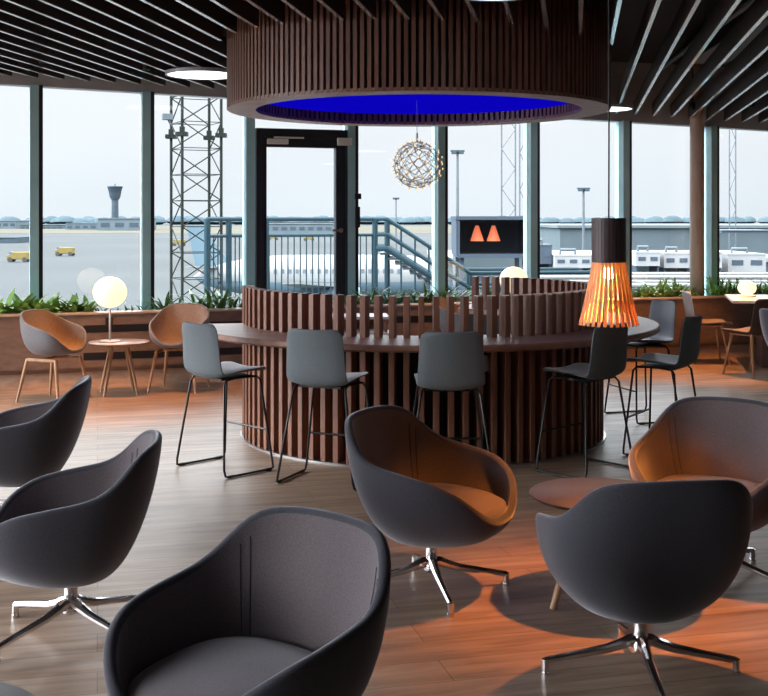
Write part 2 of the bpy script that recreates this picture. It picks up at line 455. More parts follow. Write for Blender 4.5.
# round canopy
can = thing('round_canopy', 'round walnut slatted canopy with blue lit inside hanging over the bar', 'canopy', (CX, CY, 0))
mb = MB(); mb.ring(1.385, 1.41, 2.43, 3.39, 128); mb.ring(1.25, 1.275, 2.43, 2.52, 128); mb.build('drum', M['dark_core'], can)
mb = MB(); NS = 190
for k in range(NS):
    a = 2 * PI * k / NS
    mb.box((1.424 * math.cos(a), 1.424 * math.sin(a), 2.90), (.034, .026, .98), a)
mb.build('outer_slats', M['canopy'], can, 0)
mb = MB(); NI = 150
for k in range(NI):
    a = 2 * PI * k / NI
    mb.box((1.238 * math.cos(a), 1.238 * math.sin(a), 2.455), (.024, .030, .09), a)
mb.build('inner_slats', M['canopy'], can, 0)
mb = MB(); mb.ring(1.228, 1.438, 2.408, 2.432, 128); mb.build('bottom_ring', M['counter'], can)
mb = MB(); mb.lathe([(1.26, 2.50), (1.26, 2.515)], 96); mb.build('blue_ceiling_panel', M['blue'], can)
mb = MB(); mb.lathe([(1.38, 3.02), (1.38, 3.04)], 64); mb.build('canopy_lid', M['dark_core'], can)

# spherical chandelier
ch = thing('sphere_chandelier', 'sparkling wire sphere chandelier with tiny warm lights below the round canopy', 'chandelier', (px(417, CY), CY, 2.005))
pts = []
NP = 96
for i in range(NP):
    z = 1 - 2 * (i + .5) / NP; r = math.sqrt(1 - z * z); a = i * PI * (3 - math.sqrt(5))
    pts.append(Vector((r * math.cos(a), r * math.sin(a), z)))
mb = MB(); seen = set()
for i, p in enumerate(pts):
    near = sorted(range(NP), key=lambda j: (pts[j] - p).length)[1:5]
    for j in near:
        e = (min(i, j), max(i, j))
        if e in seen: continue
        seen.add(e); mb.tube([p * .178, pts[j] * .178], .0021, 4, cap=False)
        if (i + j) % 2: mb.tube([p * .15, pts[j] * .15], .0018, 4, cap=False)
    mb.tube([p * .15, p * .196], .0016, 4, cap=False)
mb.build('wire_sphere', M['brass'], ch)
lm = None
for p in pts:
    if lm is None:
        q = MB(); q.lathe([(0, -.004), (.0085, -.002), (.0085, .003), (0, .006)], 8)
        o = q.build('led_disc', M['led'], ch); lm = o.data
    else:
        o = bpy.data.objects.new('led_disc', lm); COL.objects.link(o); o.parent = ch
    o.location = p * .198; o.rotation_euler = p.to_track_quat('Z', 'Y').to_euler()
mb = MB(); mb.tube([(0, 0, .17), (0, 0, .24)], .008, 8); mb.build('cable_cap', M['steel'], ch)
mb = MB(); mb.tube([(0, 0, .22), (0, 0, .496)], .0022, 6); mb.build('cable', M['steel'], ch)

# ceiling disc lights
def disc_light(x, y, r, lab, grp=None):
    z = zslat(x) - .005
    t = thing('ceiling_light', lab, 'ceiling light', (x, y, z), 0, grp)
    mb = MB(); mb.lathe([(r * .94, -.03), (r, -.03), (r, .0), (r * .9, .01), (.05, .012)], 48, cap=False); mb.build('housing', M['header'], t)
    mb = MB(); mb.lathe([(r * .94, -.026), (r * .94, -.022)], 48); mb.build('diffuser', M['disc'], t)
    mb = MB(); mb.tube([(0, 0, .01), (0, 0, 3.4 - z)], .012, 8); mb.build('stem', M['black_metal'], t)
    return t
disc_light(px(203, 10.2), 10.2, .33, 'round white disc light at the ceiling left of the canopy')
disc_light(px(603, 12.3), 12.25, .31, 'round white disc light behind the right edge of the canopy')
disc_light(px(492, 6.4), 6.09, .30, 'round white disc light at the top edge in front of the canopy')
for (x, y) in ((-4.6, 6.0), (3.9, 6.9), (5.6, 3.6)):  # unseen fittings, added to fill the front of the room with light
    disc_light(x, y, .33, 'unseen round disc light added as fill over the front lounge area', 'added fill disc lights over the front of the lounge')

# ------------------------------------------------------------------ round bar
bar = thing('round_bar', 'round walnut bar with upright battens around it and a ring counter', 'bar', (BX, BY, 0))
RB = 1.30
A0, A1 = 183, 432
mb = MB(); mb.arc([(1.19, .0), (1.248, 0), (1.248, .785), (1.19, .785)], A0, A1); mb.build('base_drum', M['dark_core'], bar)
mb = MB(); mb.arc([(1.248, 0), (1.36, 0), (1.36, .012), (1.248, .012)], A0, A1); mb.build('kick_ring', M['kick'], bar)
mb = MB(); n_ = 128
prof = [(1.16, .786), (1.725, .786), (1.745, .80), (1.745, .822), (1.735, .832), (1.16, .832)]
mb.arc(prof, A0 + 8, A1 + 1, 128); mb.build('counter_ring', M['counter'], bar)
# battens: full height on the front and right, cut at the counter at the back left
NB = 88
bt = MB(); bt.box((0, 0, .55 + .006), (.088, .038, 1.088)); tall = bt.build('batten', M['batten'], bar, 0, bevel=.002)
first = True
for k in range(NB):
    deg = 360 * (k + .5) / NB
    if 71 < deg < 183: continue
    a = R(deg)
    if first: o = tall; first = False
    else: o = tall.copy(); COL.objects.link(o); o.parent = bar
    o.location = (RB * math.cos(a), RB * math.sin(a), .0); o.rotation_euler = (0, 0, a)
# low shelf unit standing in the opening
sh = thing('shelf_unit', 'low shelf unit with two pale shelves standing inside the round bar', 'shelf unit', (-.34, 9.78, 0), R(4))
mb = MB(); mb.box((0, .17, .37), (.72, .02, .74)); mb.box((-.35, 0, .37), (.02, .34, .74)); mb.box((.35, 0, .37), (.02, .34, .74)); mb.build('carcass', M['batten'], sh, 0)
for zz, dx in ((.765, -.02), (.63, .04), (.3, 0)):
    mb = MB(); mb.box((dx, -.02, zz), (.78 if zz > .7 else .68, .36, .022)); mb.build('shelf', M['shelf_pale'], sh, 0)
mb = MB(); mb.box((1.248 * math.cos(R(-74)), 1.248 * math.sin(R(-74)), .66), (.10, .09, .10), R(-74)); mb.build('power_socket', M['steel'], bar, 0)

# ------------------------------------------------------------------ chairs
def rad_super(phi, af, ab, b, n=2.6):
    c, s = math.cos(phi), math.sin(phi)
    a = af if c > 0 else ab
    return 1 / ((abs(c) / a) ** n + (abs(s) / b) ** n) ** (1 / n)
def shell_grid(rim, af, ab, b, r0, z0, th, NPH=72, NT=18, ps=3.0, pb=1.35, pf=1.7, q=1.6, sup=2.6):
    """bucket shell: outer skin, rolled rim, inner skin; returns (MB outer+rim, MB inner)"""
    rows = []
    for i in range(NPH):
        phi = 2 * PI * i / NPH
        dg = abs(math.degrees((phi + PI) % (2 * PI) - PI))
        Z = ease(rim, dg); Rr = rad_super(phi, af, ab, b, sup)
        ss = math.sin(phi) ** 2; c = math.cos(phi)
        p = ss * ps + (1 - ss) * (pf if c > 0 else pb)
        rr0 = r0
        out, inn = [], []
        for j in range(NT + 1):
            t = j / NT
            r = rr0 + (Rr - rr0) * (1 - (1 - t) ** p); z = z0 + (Z - z0) * t ** q
            out.append((r, z))
            # inward normal in profile plane
            dr = (Rr - rr0) * p * max(1e-3, (1 - t)) ** (p - 1); dzz = (Z - z0) * q * max(t, .02) ** (q - 1)
            l = math.hypot(dr, dzz) or 1
            inn.append((r - dzz / l * th, z + dr / l * th))
        # rolled rim between out[-1] and inn[-1]
        (ro, zo), (ri, zi) = out[-1], inn[-1]
        cx, cz = (ro + ri) / 2, (zo + zi) / 2; hx, hz = (ro - ri) / 2, (zo - zi) / 2
        roll = []
        for kk in range(1, 6):
            a = PI * kk / 6
            # rotate vector (hx,hz) by +a
            roll.append((cx + hx * math.cos(a) - hz * math.sin(a), cz + hz * math.cos(a) + hx * math.sin(a)))
        rows.append((phi, out + roll, inn[::-1]))
    def mk(sel, close_first, close_last):
        m = MB(); vs = []; L = len(sel(rows[0]))
        for row in rows:
            cph, sph = math.cos(row[0]), math.sin(row[0])
            for r, z in sel(row): vs.append((r * cph, r * sph, z))
        fs = []
        for i in range(NPH):
            i2 = (i + 1) % NPH
            for j in range(L - 1): fs.append((i * L + j, i2 * L + j, i2 * L + j + 1, i * L + j + 1))
        if close_first: fs.append(tuple(i * L for i in range(NPH))[::-1])
        if close_last: fs.append(tuple(i * L + L - 1 for i in range(NPH)))
        m.add(vs, fs); return m
    outer = mk(lambda r: r[1] + r[2][:1], True, False)
    inner = mk(lambda r: r[2], False, True)
    return outer, inner, rows

RIM = [(0, .345), (16, .352), (30, .40), (46, .475), (62, .522), (80, .545), (96, .560), (108, .574), (118, .604), (127, .658), (135, .705), (144, .726), (156, .734), (180, .738)]
def make_lounge(name, label):
    t = thing(name, label, 'lounge chair', group=None)
    outer, inner, rows = shell_grid(RIM, .345, .345, .355, .125, .222, .034, ps=1.95)
    outer.build('shell', M['fabric'], t, 70)
    inner.build('inner_upholstery', M['fabric_in'], t, 70)
    # seams on the inside where arm meets back
    for sgn in (1, -1):
        for off in (0, 5):
            i = int(round((128 + off) / 5.0)) if sgn > 0 else int(round((360 - 128 - off) / 5.0))
            row = rows[i % len(rows)]; cph, sph = math.cos(row[0]), math.sin(row[0])
            pr = row[2][1:-4]
            s_ = MB(); s_.tube([((r - .0005) * cph, (r - .0005) * sph, z) for r, z in pr], .0022, 6); s_.build('seam', M['seam'], t)
    # seat cushion
    c = MB(); prof = [(0.0, .30), (.70, .305), (.88, .335), (.97, .365), (.95, .392), (.85, .408), (.5, .42), (0, .423)]
    NPH = 64; vs = []
    for f, z in prof:
        for k in range(NPH):
            phi = 2 * PI * k / NPH; rr = rad_super(phi, .325, .222, .272, 2.5) * f
            vs.append((rr * math.cos(phi) + .006, rr * math.sin(phi), z - .012 * max(0, math.cos(phi)) * f))
    fs = []
    for j in range(len(prof) - 1):
        for k in range(NPH):
            k2 = (k + 1) % NPH; fs.append((j * NPH + k, j * NPH + k2, (j + 1) * NPH + k2, (j + 1) * NPH + k))
    c.add(vs, fs); c.build('seat_cushion', M['fabric_in'], t, 60)
    b = MB(); b.lathe([(.055, .232), (.055, .222), (.026, .215), (.026, .13), (.034, .115), (.034, .09), (.02, .08)], 24)
    b.build('column', M['chrome'], t)
    l = MB()
    pp = [(.0, 0, .125), (.035, 0, .122), (.07, 0, .108), (.12, 0, .092), (.22, 0, .072), (.31, 0, .055), (.335, 0, .05)]
    l.tube(pp, [.022, .022, .019, .0165, .014, .0125, .012], 10)
    l.tube([(.335, 0, .055), (.335, 0, .012)], [.0125, .0135], 10); l.tube([(.335, 0, .012), (.335, 0, 0)], [.015, .015], 10)
    lg = l.build('leg', M['chrome'], t)
    for k in range(1, 4):
        o = lg.copy(); COL.objects.link(o); o.parent = t; o.rotation_euler = (0, 0, k * PI / 2)
    return t
lounge = make_lounge('lounge_chair', 'taupe inside grey lounge chair under the pendant glow, left of the round coffee table')
def place_lounge(o, x, y, az, legaz, label=None):
    o.location = (x, y, 0); o.rotation_euler = (0, 0, R(az))
    k = 0
    for ch_ in o.children:
        if ch_.name.startswith('leg'):
            ch_.rotation_euler = (0, 0, R(legaz - az) + k * PI / 2); k += 1
        if ch_.name.startswith('column'): pass
    if label: o['label'] = label
    o['group'] = 'grey swivel lounge chairs'
    return o
place_lounge(lounge, .204, 4.945, -30, 11)
place_lounge(copy_tree(lounge), .90, 4.03, 98, 0, 'grey lounge chair seen squarely from behind at the round coffee table')
place_lounge(copy_tree(lounge), 1.47, 5.14, -120, -48, 'grey lounge chair on the far right side of the round coffee table, facing it')
place_lounge(copy_tree(lounge), -1.204, 4.42, 190, 55, 'grey lounge chair in side view at left, its whole chrome star base showing')
place_lounge(copy_tree(lounge), -1.89, 6.02, 187, 40, 'grey lounge chair at left edge in front of the tan armchair and side table')
place_lounge(copy_tree(lounge), -.36, 3.06, 231, 20, 'large nearest grey lounge chair cut by the bottom edge, showing its seat cushion')
place_lounge(copy_tree(lounge), 3.90, 10.75, 15, 200, 'lounge chair cut off by the right edge near the white high-backed window table')

# bar stools
def shell_strip(prof, wfun, th, concave, rc0=.05, rc1=.05, NU=14):
    """prof: list of (x,z); wfun(f): half width; returns outer(back/under), inner(front/top)"""
    P_ = [Vector((a, b)) for a, b in prof]; L = [0]
    for a, b in zip(P_, P_[1:]): L.append(L[-1] + (b - a).length)
    T = L[-1]; N = len(P_)
    top, bot = [], []
    for i in range(N):
        t = (P_[min(i + 1, N - 1)] - P_[max(i - 1, 0)]).normalized(); nr = Vector((t.y, -t.x))
        e0, e1 = L[i], T - L[i]; hw = wfun(L[i] / T)
        for e, rc in ((e0, rc0), (e1, rc1)):
            if e < rc: hw -= rc - math.sqrt(max(0, rc * rc - (rc - e) ** 2))
        rt, rb = [], []
        for k in range(NU + 1):
            u = -1 + 2 * k / NU
            off = concave(L[i] / T) * u * u
            c = P_[i] + nr * off
            e_ = th * .5 * math.sqrt(max(.08, 1 - abs(u) ** 10))
            a_ = c + nr * e_; b_ = c - nr * e_
            rt.append((a_.x, u * hw, a_.y)); rb.append((b_.x, u * hw, b_.y))
        top.append(rt); bot.append(rb)
    return top, bot
def strip_mesh(top, bot):
    N, K = len(top), len(top[0])
    a = MB(); a.add([v for r in top for v in r], [(i * K + k, i * K + k + 1, (i + 1) * K + k + 1, (i + 1) * K + k) for i in range(N - 1) for k in range(K - 1)])
    b = MB(); vs = [v for r in bot for v in r]
    fs = [(i * K + k, (i + 1) * K + k, (i + 1) * K + k + 1, i * K + k + 1) for i in range(N - 1) for k in range(K - 1)]
    o = len(vs); vs2 = vs + [v for r in top for v in r]
    for i in range(N - 1):
        fs += [(i * K, o + i * K, o + (i + 1) * K, (i + 1) * K), (i * K + K - 1, (i + 1) * K + K - 1, o + (i + 1) * K + K - 1, o + i * K + K - 1)]
    for k in range(K - 1):
        fs += [(k, k + 1, o + k + 1, o + k), ((N - 1) * K + k, o + (N - 1) * K + k, o + (N - 1) * K + k + 1, (N - 1) * K + k + 1)]
    b.add(vs2, fs)
    return a, b
def smooth_prof(ctrl, n=5):
    out = []
    c = [Vector(p) for p in ctrl]
    for i in range(len(c) - 1):
        p0, p1, p2, p3 = c[max(i - 1, 0)], c[i], c[i + 1], c[min(i + 2, len(c) - 1)]
        for k in range(n):
            t = k / n
            out.append(.5 * ((2 * p1) + (p2 - p0) * t + (2 * p0 - 5 * p1 + 4 * p2 - p3) * t * t + (3 * p1 - p0 - 3 * p2 + p3) * t ** 3))
    out.append(c[-1]); return [(v.x, v.y) for v in out]
STP = smooth_prof([(.19, .615), (.175, .628), (.10, .626), (-.02, .618), (-.10, .608), (-.155, .606), (-.19, .636), (-.205, .70), (-.212, .78), (-.222, .86), (-.232, .925), (-.234, .938)], 5)
def make_stool(name, label):
    t = thing(name, label, 'bar stool')
    top, bot = shell_strip(STP, lambda f: .198 - .018 * max(0, f - .6) / .4, .022, lambda f: .018 + .012 * f, .06, .05)
    a, b = strip_mesh(top, bot)
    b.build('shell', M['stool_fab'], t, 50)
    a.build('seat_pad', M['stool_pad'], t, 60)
    for s in (1, -1):
        l = MB()
        pts = [(.0, s * .13, .592), (.13, s * .165, .592), (.150, s * .175, .569), (.19, s * .248, .05), (.188, s * .256, .014), (.165, s * .258, .009), (-.16, s * .258, .009), (-.186, s * .256, .014), (-.192, s * .248, .05), (-.135, s * .175, .56), (-.115, s * .165, .586), (.0, s * .13, .592)]
        l.tube(pts[:], .0075, 8); lo = l.build('sled_leg', M['black_metal'], t)
        for xx in (.15, -.15):
            g = MB(); g.tube([(xx - .022, s * .258, .009), (xx + .022, s * .258, .009)], .009, 8); g.build('glide', M['black_plastic'], lo)
    f = MB(); f.tube([(.178, -.224, .25), (.178, .224, .25)], .007, 8); f.build('footrest', M['black_metal'], t)
    f = MB(); f.box((.0, 0, .590), (.26, .28, .012)); f.build('seat_bracket', M['black_metal'], t, 0)
    return t
stool = make_stool('bar_stool', 'grey bar stool at the far left of the round bar, lit by the windows')
stools = [(-1.02, 7.36, 45, None), (-.335, 6.99, 67, 'second grey bar stool from the left along the front of the bar'),
          (.385, 6.86, 92, 'grey bar stool at the middle of the bar front, above the brown-lit lounge chair'),
          (1.275, 7.30, 134, 'dark grey bar stool directly beneath the slatted pendant lamp'),
          (1.91, 7.86, 147, 'bar stool right of the slatted pendant, nearest of the two facing left'),
          (2.06, 9.2, 198, 'bar stool at the back right of the bar, farthest from the front')]
for i, (x, y, az, lab) in enumerate(stools):
    o = stool if i == 0 else dup(stool, (0, 0, 0), 0, lab)
    o.location = (x, y, 0); o.rotation_euler = (0, 0, R(az)); o['group'] = 'bar stools around the round bar'

# armchairs by the window
RIM2 = [(0, .438), (18, .442), (36, .50), (56, .595), (76, .635), (98, .655), (118, .695), (136, .752), (152, .775), (180, .778)]
def taper_leg(mb, x0, y0, z0, x1, y1, r0, r1):
    mb.tube([(x0, y0, z0), (x1, y1, 0)], [r0, r1], 10)
def make_arm(name, label):
    t = thing(name, label, 'armchair')
    outer, inner, rows = shell_grid(RIM2, .245, .25, .262, .11, .40, .022, 60, 14, sup=3.1)
    outer.build('shell', M['grey_shell'], t, 70); inner.build('inner_upholstery', M['tan_in'], t, 70)
    c = MB(); c.lathe([(.0, .418), (.17, .42), (.185, .43), (.165, .442), (0, .446)], 40); c.build('seat_pad', M['tan_in'], t)
    for sy in (1, -1):
        l = MB(); l.tube([(-.15, sy * .17, .365), (.15, sy * .17, .365)], .015, 10); l.tube([(0, 0, .375), (0, sy * .17, .366)], .014, 8); l.build('leg_bridge', M['oak'], t)
        for sx in (1, -1):
            l = MB(); taper_leg(l, sx * .15, sy * .17, .37, sx * .22, sy * .225, .0165, .011); l.build('leg', M['oak'], t)
    return t
arm = make_arm('armchair', 'grey armchair with tan inside at the far left window planter, facing right')
arm.location = (px(55, 10.15), 10.12, 0); arm.rotation_euler = (0, 0, R(-22))
G = 'tan-lined armchairs along the window planter'
arm['group'] = G
dup(arm, (px(180, 10.75), 10.72, 0), R(-98), 'tan-lined armchair right of the globe lamp side table, facing forward', G)
dup(arm, (.775, 11.72, 0), R(-20), 'armchair seen through the middle bar battens, facing right', G)
dup(arm, (1.45, 11.43, 0), R(150), 'armchair seen through the bar battens below the yellow globe lamp', G)

# side tables + lamps
def side_table(x, y, h, r, label, legaz=0, top='side_top'):
    t = thing('side_table', label, 'side table', (x, y, 0), R(legaz))
    mb = MB(); mb.lathe([(0, h - .022), (r - .012, h - .022), (r, h - .012), (r, h - .003), (r - .004, h), (0, h)], 48); mb.build('tabletop', M[top], t, 50)
    for k in range(4):
        a = PI / 4 + k * PI / 2
        l = MB(); l.tube([(.09 * math.cos(a), .09 * math.sin(a), h - .022), (.21 * math.cos(a), .21 * math.sin(a), 0)], [.018, .012], 10); l.build('leg', M['oak'], t)
    return t
side_table(px(119, 10.48), 10.48, .475, .275, 'round wooden side table between two tan armchairs, carrying a glowing globe lamp', 20)
side_table(1.33, 12.0, .475, .26, 'round side table behind the bar, under the yellow globe lamp', 10)
def globe_lamp(x, y, zb, zc, r, label, ob=.93, stem=True):
    t = thing('globe_lamp', label, 'table lamp', (x, y, zb))
    mb = MB(); N = 20
    mb.lathe([(max(1e-7, r * math.sin(PI * k / N)), zc - zb - r * ob * math.cos(PI * k / N)) for k in range(N + 1)], 32, cap=False)
    mb.build('glass_globe', M['globe'], t, 80)
    mb = MB(); mb.lathe([(0, 0), (.095, 0), (.098, .006), (.09, .014), (.012, .02)], 32, cap=False); mb.build('base', M['white_metal'], t)
    mb = MB(); mb.tube([(0, 0, .01), (0, 0, zc - zb - r * ob + .004)], .010, 10); mb.build('stem', M['white_metal'], t)
    return t
globe_lamp(px(111, 10.5), 10.46, .475, .925, .152, 'glowing white globe table lamp on the left side table by the window')
globe_lamp(px(513.5, 12.0), 11.98, .475, .955, .148, 'yellow glowing globe lamp rising behind the bar battens')
globe_lamp(px(747, 12.6), 12.6, .74, .835, .10, 'small squat glowing globe lamp on the white table at right', .80)

# white table at the right, wooden-legged chairs
tb = thing('white_table', 'white rectangular table standing out from the planter near the right edge', 'table', (4.33, 12.38, 0), R(-12))
mb = MB(); mb.box((0, 0, .725), (1.2, 1.02, .03)); mb.build('tabletop', M['white_top'], tb, 0, bevel=.006)
mb = MB(); mb.box((0.08, .15, .355), (.7, .6, .71)); mb.build('pedestal', M['brown_shell'], tb, 0)
DPF = smooth_prof([(.22, .432), (.205, .445), (.10, .442), (-.05, .432), (-.14, .43), (-.185, .455), (-.21, .52), (-.225, .62), (-.245, .72), (-.255, .79)], 5)
def make_dining(name, label, out_m, in_m):
    t = thing(name, label, 'chair')
    top, bot = shell_strip(DPF, lambda f: .215 - .02 * max(0, f - .6) / .4, .016, lambda f: .02 + .015 * f, .07, .06)
    a, b = strip_mesh(top, bot)
    b.build('shell', out_m, t, 50); a.build('seat_pad', in_m, t, 60)
    for sy in (1, -1):
        for sx in (1, -1):
            l = MB(); taper_leg(l, sx * .13, sy * .14, .428, sx * .20, sy * .20, .017, .011); l.build('leg', M['oak'], t)
    mb = MB(); mb.box((0, 0, .418), (.30, .32, .014)); mb.build('seat_bracket', M['oak'], t, 0)
    return t
c1 = make_dining('dining_chair', 'pale grey backed chair with tan seat and wooden legs, in front of the round column', M['pale_shell'], M['side_top'])
c1.location = (px(706, 12.75), 12.72, 0); c1.rotation_euler = (0, 0, R(-2))
c2 = make_dining('dining_chair', 'brown backed chair with wooden legs pushed to the near end of the white table', M['brown_shell'], M['side_top'])
c2.location = (3.75, 11.72, 0); c2.rotation_euler = (0, 0, R(120))

# coffee tables
def coffee(x, y, h, r, label, mat, legaz):
    t = thing('coffee_table', label, 'coffee table', (x, y, 0), R(legaz))
    mb = MB(); mb.lathe([(0, h - .018), (r - .016, h - .018), (r - .002, h - .008), (r, h - .003), (r - .003, h), (0, h)], 64); mb.build('tabletop', mat, t, 50)
    mb = MB(); mb.lathe([(0, h - .03), (.12, h - .03), (.12, h - .018), (0, h - .018)], 24); mb.build('mount_plate', M['black_metal'], t)
    for k in range(3):
        a = k * 2 * PI / 3
        l = MB(); l.tube([(.09 * math.cos(a), .09 * math.sin(a), h - .022), (.235 * math.cos(a), .235 * math.sin(a), 0)], [.02, .014], 12); l.build('leg', M['oak'], t)
    return t
coffee(.90, 4.81, .45, .29, 'round brown coffee table between three lounge chairs under the slatted pendant', M['table_top'], 207)
coffee(-1.07, 2.58, .45, .30, 'round grey tabletop just showing at the bottom left corner', M['grey_top'], 60)

# ------------------------------------------------------------------ pendant lamps
def make_pendant(label, x, y, zb=1.153):
    t = thing('pendant_lamp', label, 'pendant lamp', (x, y, zb))
    H = .447
    NSL = 30
    s = MB()
    path = [(.123, 0), (.108, .06), (.093, .13), (.080, .19), (.072, .235), (.069, .262), (.069, .35), (.069, H)]
    for k in range(NSL):
        a = 2 * PI * k / NSL; co, si = math.cos(a), math.sin(a)
        w, th = .0068, .0022
        for (r0_, z0_), (r1_, z1_) in zip(path, path[1:]):
            vs = []
            for r_, z_ in ((r0_, z0_), (r1_, z1_)):
                for dr, dw in ((-th, -w), (th, -w), (th, w), (-th, w)):
                    vs.append(((r_ + dr) * co - dw * si, (r_ + dr) * si + dw * co, z_))
            s.hexa(vs, 1 if z0_ > .25 else 0)
    s.build('slatted_shade', [M['lampwood'], M['lampdark']], t, 0)
    r = MB()
    r.ring(.062, .0665, .26, .272, 40); r.ring(.062, .0665, H - .02, H - .008, 40)
    r.ring(.0955, .0985, .098, .104, 48)
    r.build('hoop', M['lampwood'], t)
    r = MB(); r.lathe([(.0, .262), (.062, .262), (.0635, .27), (.05, .41), (0, .42)], 32); r.build('inner_reflector', M['lampdark'], t)
    b = MB(); N = 12; b.lathe([(max(1e-7, .026 * math.sin(PI * k / N)), .215 - .026 * math.cos(PI * k / N)) for k in range(N + 1)], 20, cap=False)
    b.build('bulb', M['bulb'], t, 80)
    L = bpy.data.lights.new('bulb_beam', 'SPOT'); L.energy = 112; L.color = (1, .28, .045); L.spot_size = R(104); L.spot_blend = .35; L.shadow_soft_size = .02
    lo = bpy.data.objects.new('bulb_beam', L); COL.objects.link(lo); lo.parent = t; lo.location = (0, 0, .18)
    b = MB(); b.tube([(0, 0, .238), (0, 0, .268)], .014, 12); b.build('bulb_socket', M['black_plastic'], t)
    c = MB(); c.tube([(0, 0, .41), (.001, 0, .9), (-.001, 0, 3.4 - zb)], .0035, 6); c.build('cord', M['black_plastic'], t)
    return t
pend = make_pendant('slatted wooden cone pendant lamp glowing orange over the round coffee table', .942, 4.82)

# warm ceiling spots over the window seats
def spot_fix(x, y, lab, e=55, size=62, aim=(0, 0)):
    z = zslat(x) + .07
    t = thing('ceiling_spotlight', lab, 'spotlight', (x, y, z))
    mb = MB(); mb.lathe([(.026, -.075), (.032, -.075), (.032, .0), (.0, .004)], 20, cap=False); mb.lathe([(.0, -.05), (.026, -.05), (.026, -.046)], 20, cap=False); mb.build('can', M['black_metal'], t)
    mb = MB(); mb.tube([(0, 0, .0), (0, 0, 3.4 - z)], .008, 6); mb.build('stem', M['black_metal'], t)
    L = bpy.data.lights.new('spot', 'SPOT'); L.energy = e; L.color = (1, .38, .10); L.spot_size = R(size); L.spot_blend = .45; L.shadow_soft_size = .025
    o = bpy.data.objects.new('spot_beam', L); COL.objects.link(o); o.parent = t; o.location = (0, 0, -.085); o.rotation_euler = (aim[0], aim[1], 0)
    return t
spot_fix(px(50, 10.1), 9.9, 'small black spotlight over the left tan armchair', 216, 58)
spot_fix(px(150, 10.3), 10.15, 'small black spotlight over the side table by the left window', 216, 58)
spot_fix(px(690, 12.4), 12.3, 'small black spotlight over the chair beside the round column', 248, 58)
spot_fix(px(750, 11.9), 11.85, 'small black spotlight hanging at the top right by the window', 182, 58)
spot_fix(px(500, 11.6), 11.5, 'small black spotlight behind the canopy over the back armchairs', 182, 58)

# ------------------------------------------------------------------ planter along the window
pl = thing('window_planter', 'long brown planter box running along the whole window wall', 'planter')
S0, S1 = SL + .25, SR - .15
mb = MB(); wbox(mb, S0, S1, .30, .46, .14, .68); wbox(mb, S0, S1, .03, .07, .14, .60); wbox(mb, S0, S1, .03, .46, .14, .18); mb.build('front_panel', M['planter'], pl, 0)
mb = MB(); wbox(mb, S0, S1, .28, .475, .68, .70); mb.build('rim', M['planter_rim'], pl, 0, bevel=.003)
mb = MB(); wbox(mb, S0, S1, .05, .435, 0, .14); mb.build('plinth', M['planter_rim'], pl, 0)
mb = MB(); wbox(mb, S0, S1, .07, .30, .56, .60); mb.build('soil', M['soil'], pl, 0)
for zz in (.545, .285):
    mb = MB(); wbox(mb, s_of_px(80), s_of_px(585), .455, .463, zz - .035, zz + .035); mb.build('air_grille', M['black_strip'], pl, 0)
mb = MB(); c = s_of_px(101); wbox(mb, c, c + .07, .455, .47, .57, .65); mb.build('power_socket', M['black_plastic'], pl, 0)

def leaf(mb, base, az, L, droop, w, mi=0):
    n = 5; rows = []
    d = Vector((math.cos(az), math.sin(az), 0)); side = Vector((-d.y, d.x, 0))
    p = Vector(base); ang = random.uniform(1.0, 1.45)
    for i in range(n + 1):
        f = i / n
        ww = w * (math.sin(PI * (f * .9 + .06)) ** .8)
        rows.append((p - side * ww + Vector((0, 0, .2 * ww)), p.copy(), p + side * ww + Vector((0, 0, .2 * ww))))
        a = ang - droop * f
        p = p + (d * math.cos(a) + Vector((0, 0, 1)) * math.sin(a)) * (L / n)
    vs = [v for r in rows for v in r]
    fs = []
    for i in range(n):
        for k in range(2): fs.append((i * 3 + k, i * 3 + k + 1, (i + 1) * 3 + k + 1, (i + 1) * 3 + k))
    mb.add(vs, fs, mi)
def plant(sx, h, n, w, mats, lab, grp, spread=.10):
    s = s_of_px(sx); b = P(s, .18, .595)
    mb = MB()
    for i in range(n):
        az = random.uniform(0, 2 * PI); L = h * random.uniform(.65, 1.15)
        bb = (random.uniform(-spread, spread), random.uniform(-.05, .05), 0)
        leaf(mb, bb, az, L, random.uniform(.7, 1.9), w * random.uniform(.7, 1.2))
    o = mb.build('planter_plant', mats, smooth=60, loc=b)
    tag(o, lab, 'plant', grp)
for x in (-14, 0, 14, 27, 40, 53, 66, 78):
    plant(x, random.uniform(.26, .34), 38, .033, M['leafA'], 'broad-leaved bright green plant in the planter behind the left tan armchair', 'bright green plants at the left window')
for x, h, n in ((93, .16, 14), (103, .18, 12), (124, .15, 12), (136, .13, 14), (146, .18, 16), (158, .14, 10)):
    plant(x, h * 1.3, n, .013, M['leafB'], 'low thin-leaved plant in the planter near the left globe lamp', 'low plants beside the left globe lamp')
for x, h in ((167, .24), (184, .15), (201, .28), (214, .30), (228, .24), (240, .2)):
    plant(x, h * 1.35, 18, .02, M['leafB'], 'dark green fern in the planter left of the round bar', 'dark ferns in the planter left of the bar')
for x in (345, 360, 376, 388, 396, 405, 422, 442, 462, 478, 486, 496, 530):
    plant(x, random.uniform(.24, .36), 38, .016, M['leafB'], 'bushy dark green plant in the planter behind the bar battens', 'bushy plants behind the bar')
for x in (628, 640, 650, 662, 668, 677, 711, 716, 727, 738, 752, 764, 778):
    plant(x, random.uniform(.28, .40), 44, .018, M['leafA'], 'bushy green plant in the planter around the round column at right', 'bushy plants at the right window')
# round column in the planter
cs_ = s_of_px(697)
cp = P(cs_, .19, 0)
mb = MB(); mb.lathe([(.083, 0), (.083, 3.4)], 32); o = struct(mb.build('column_round', M['column'])); o.location = (px(697, cp.y), cp.y, 0)

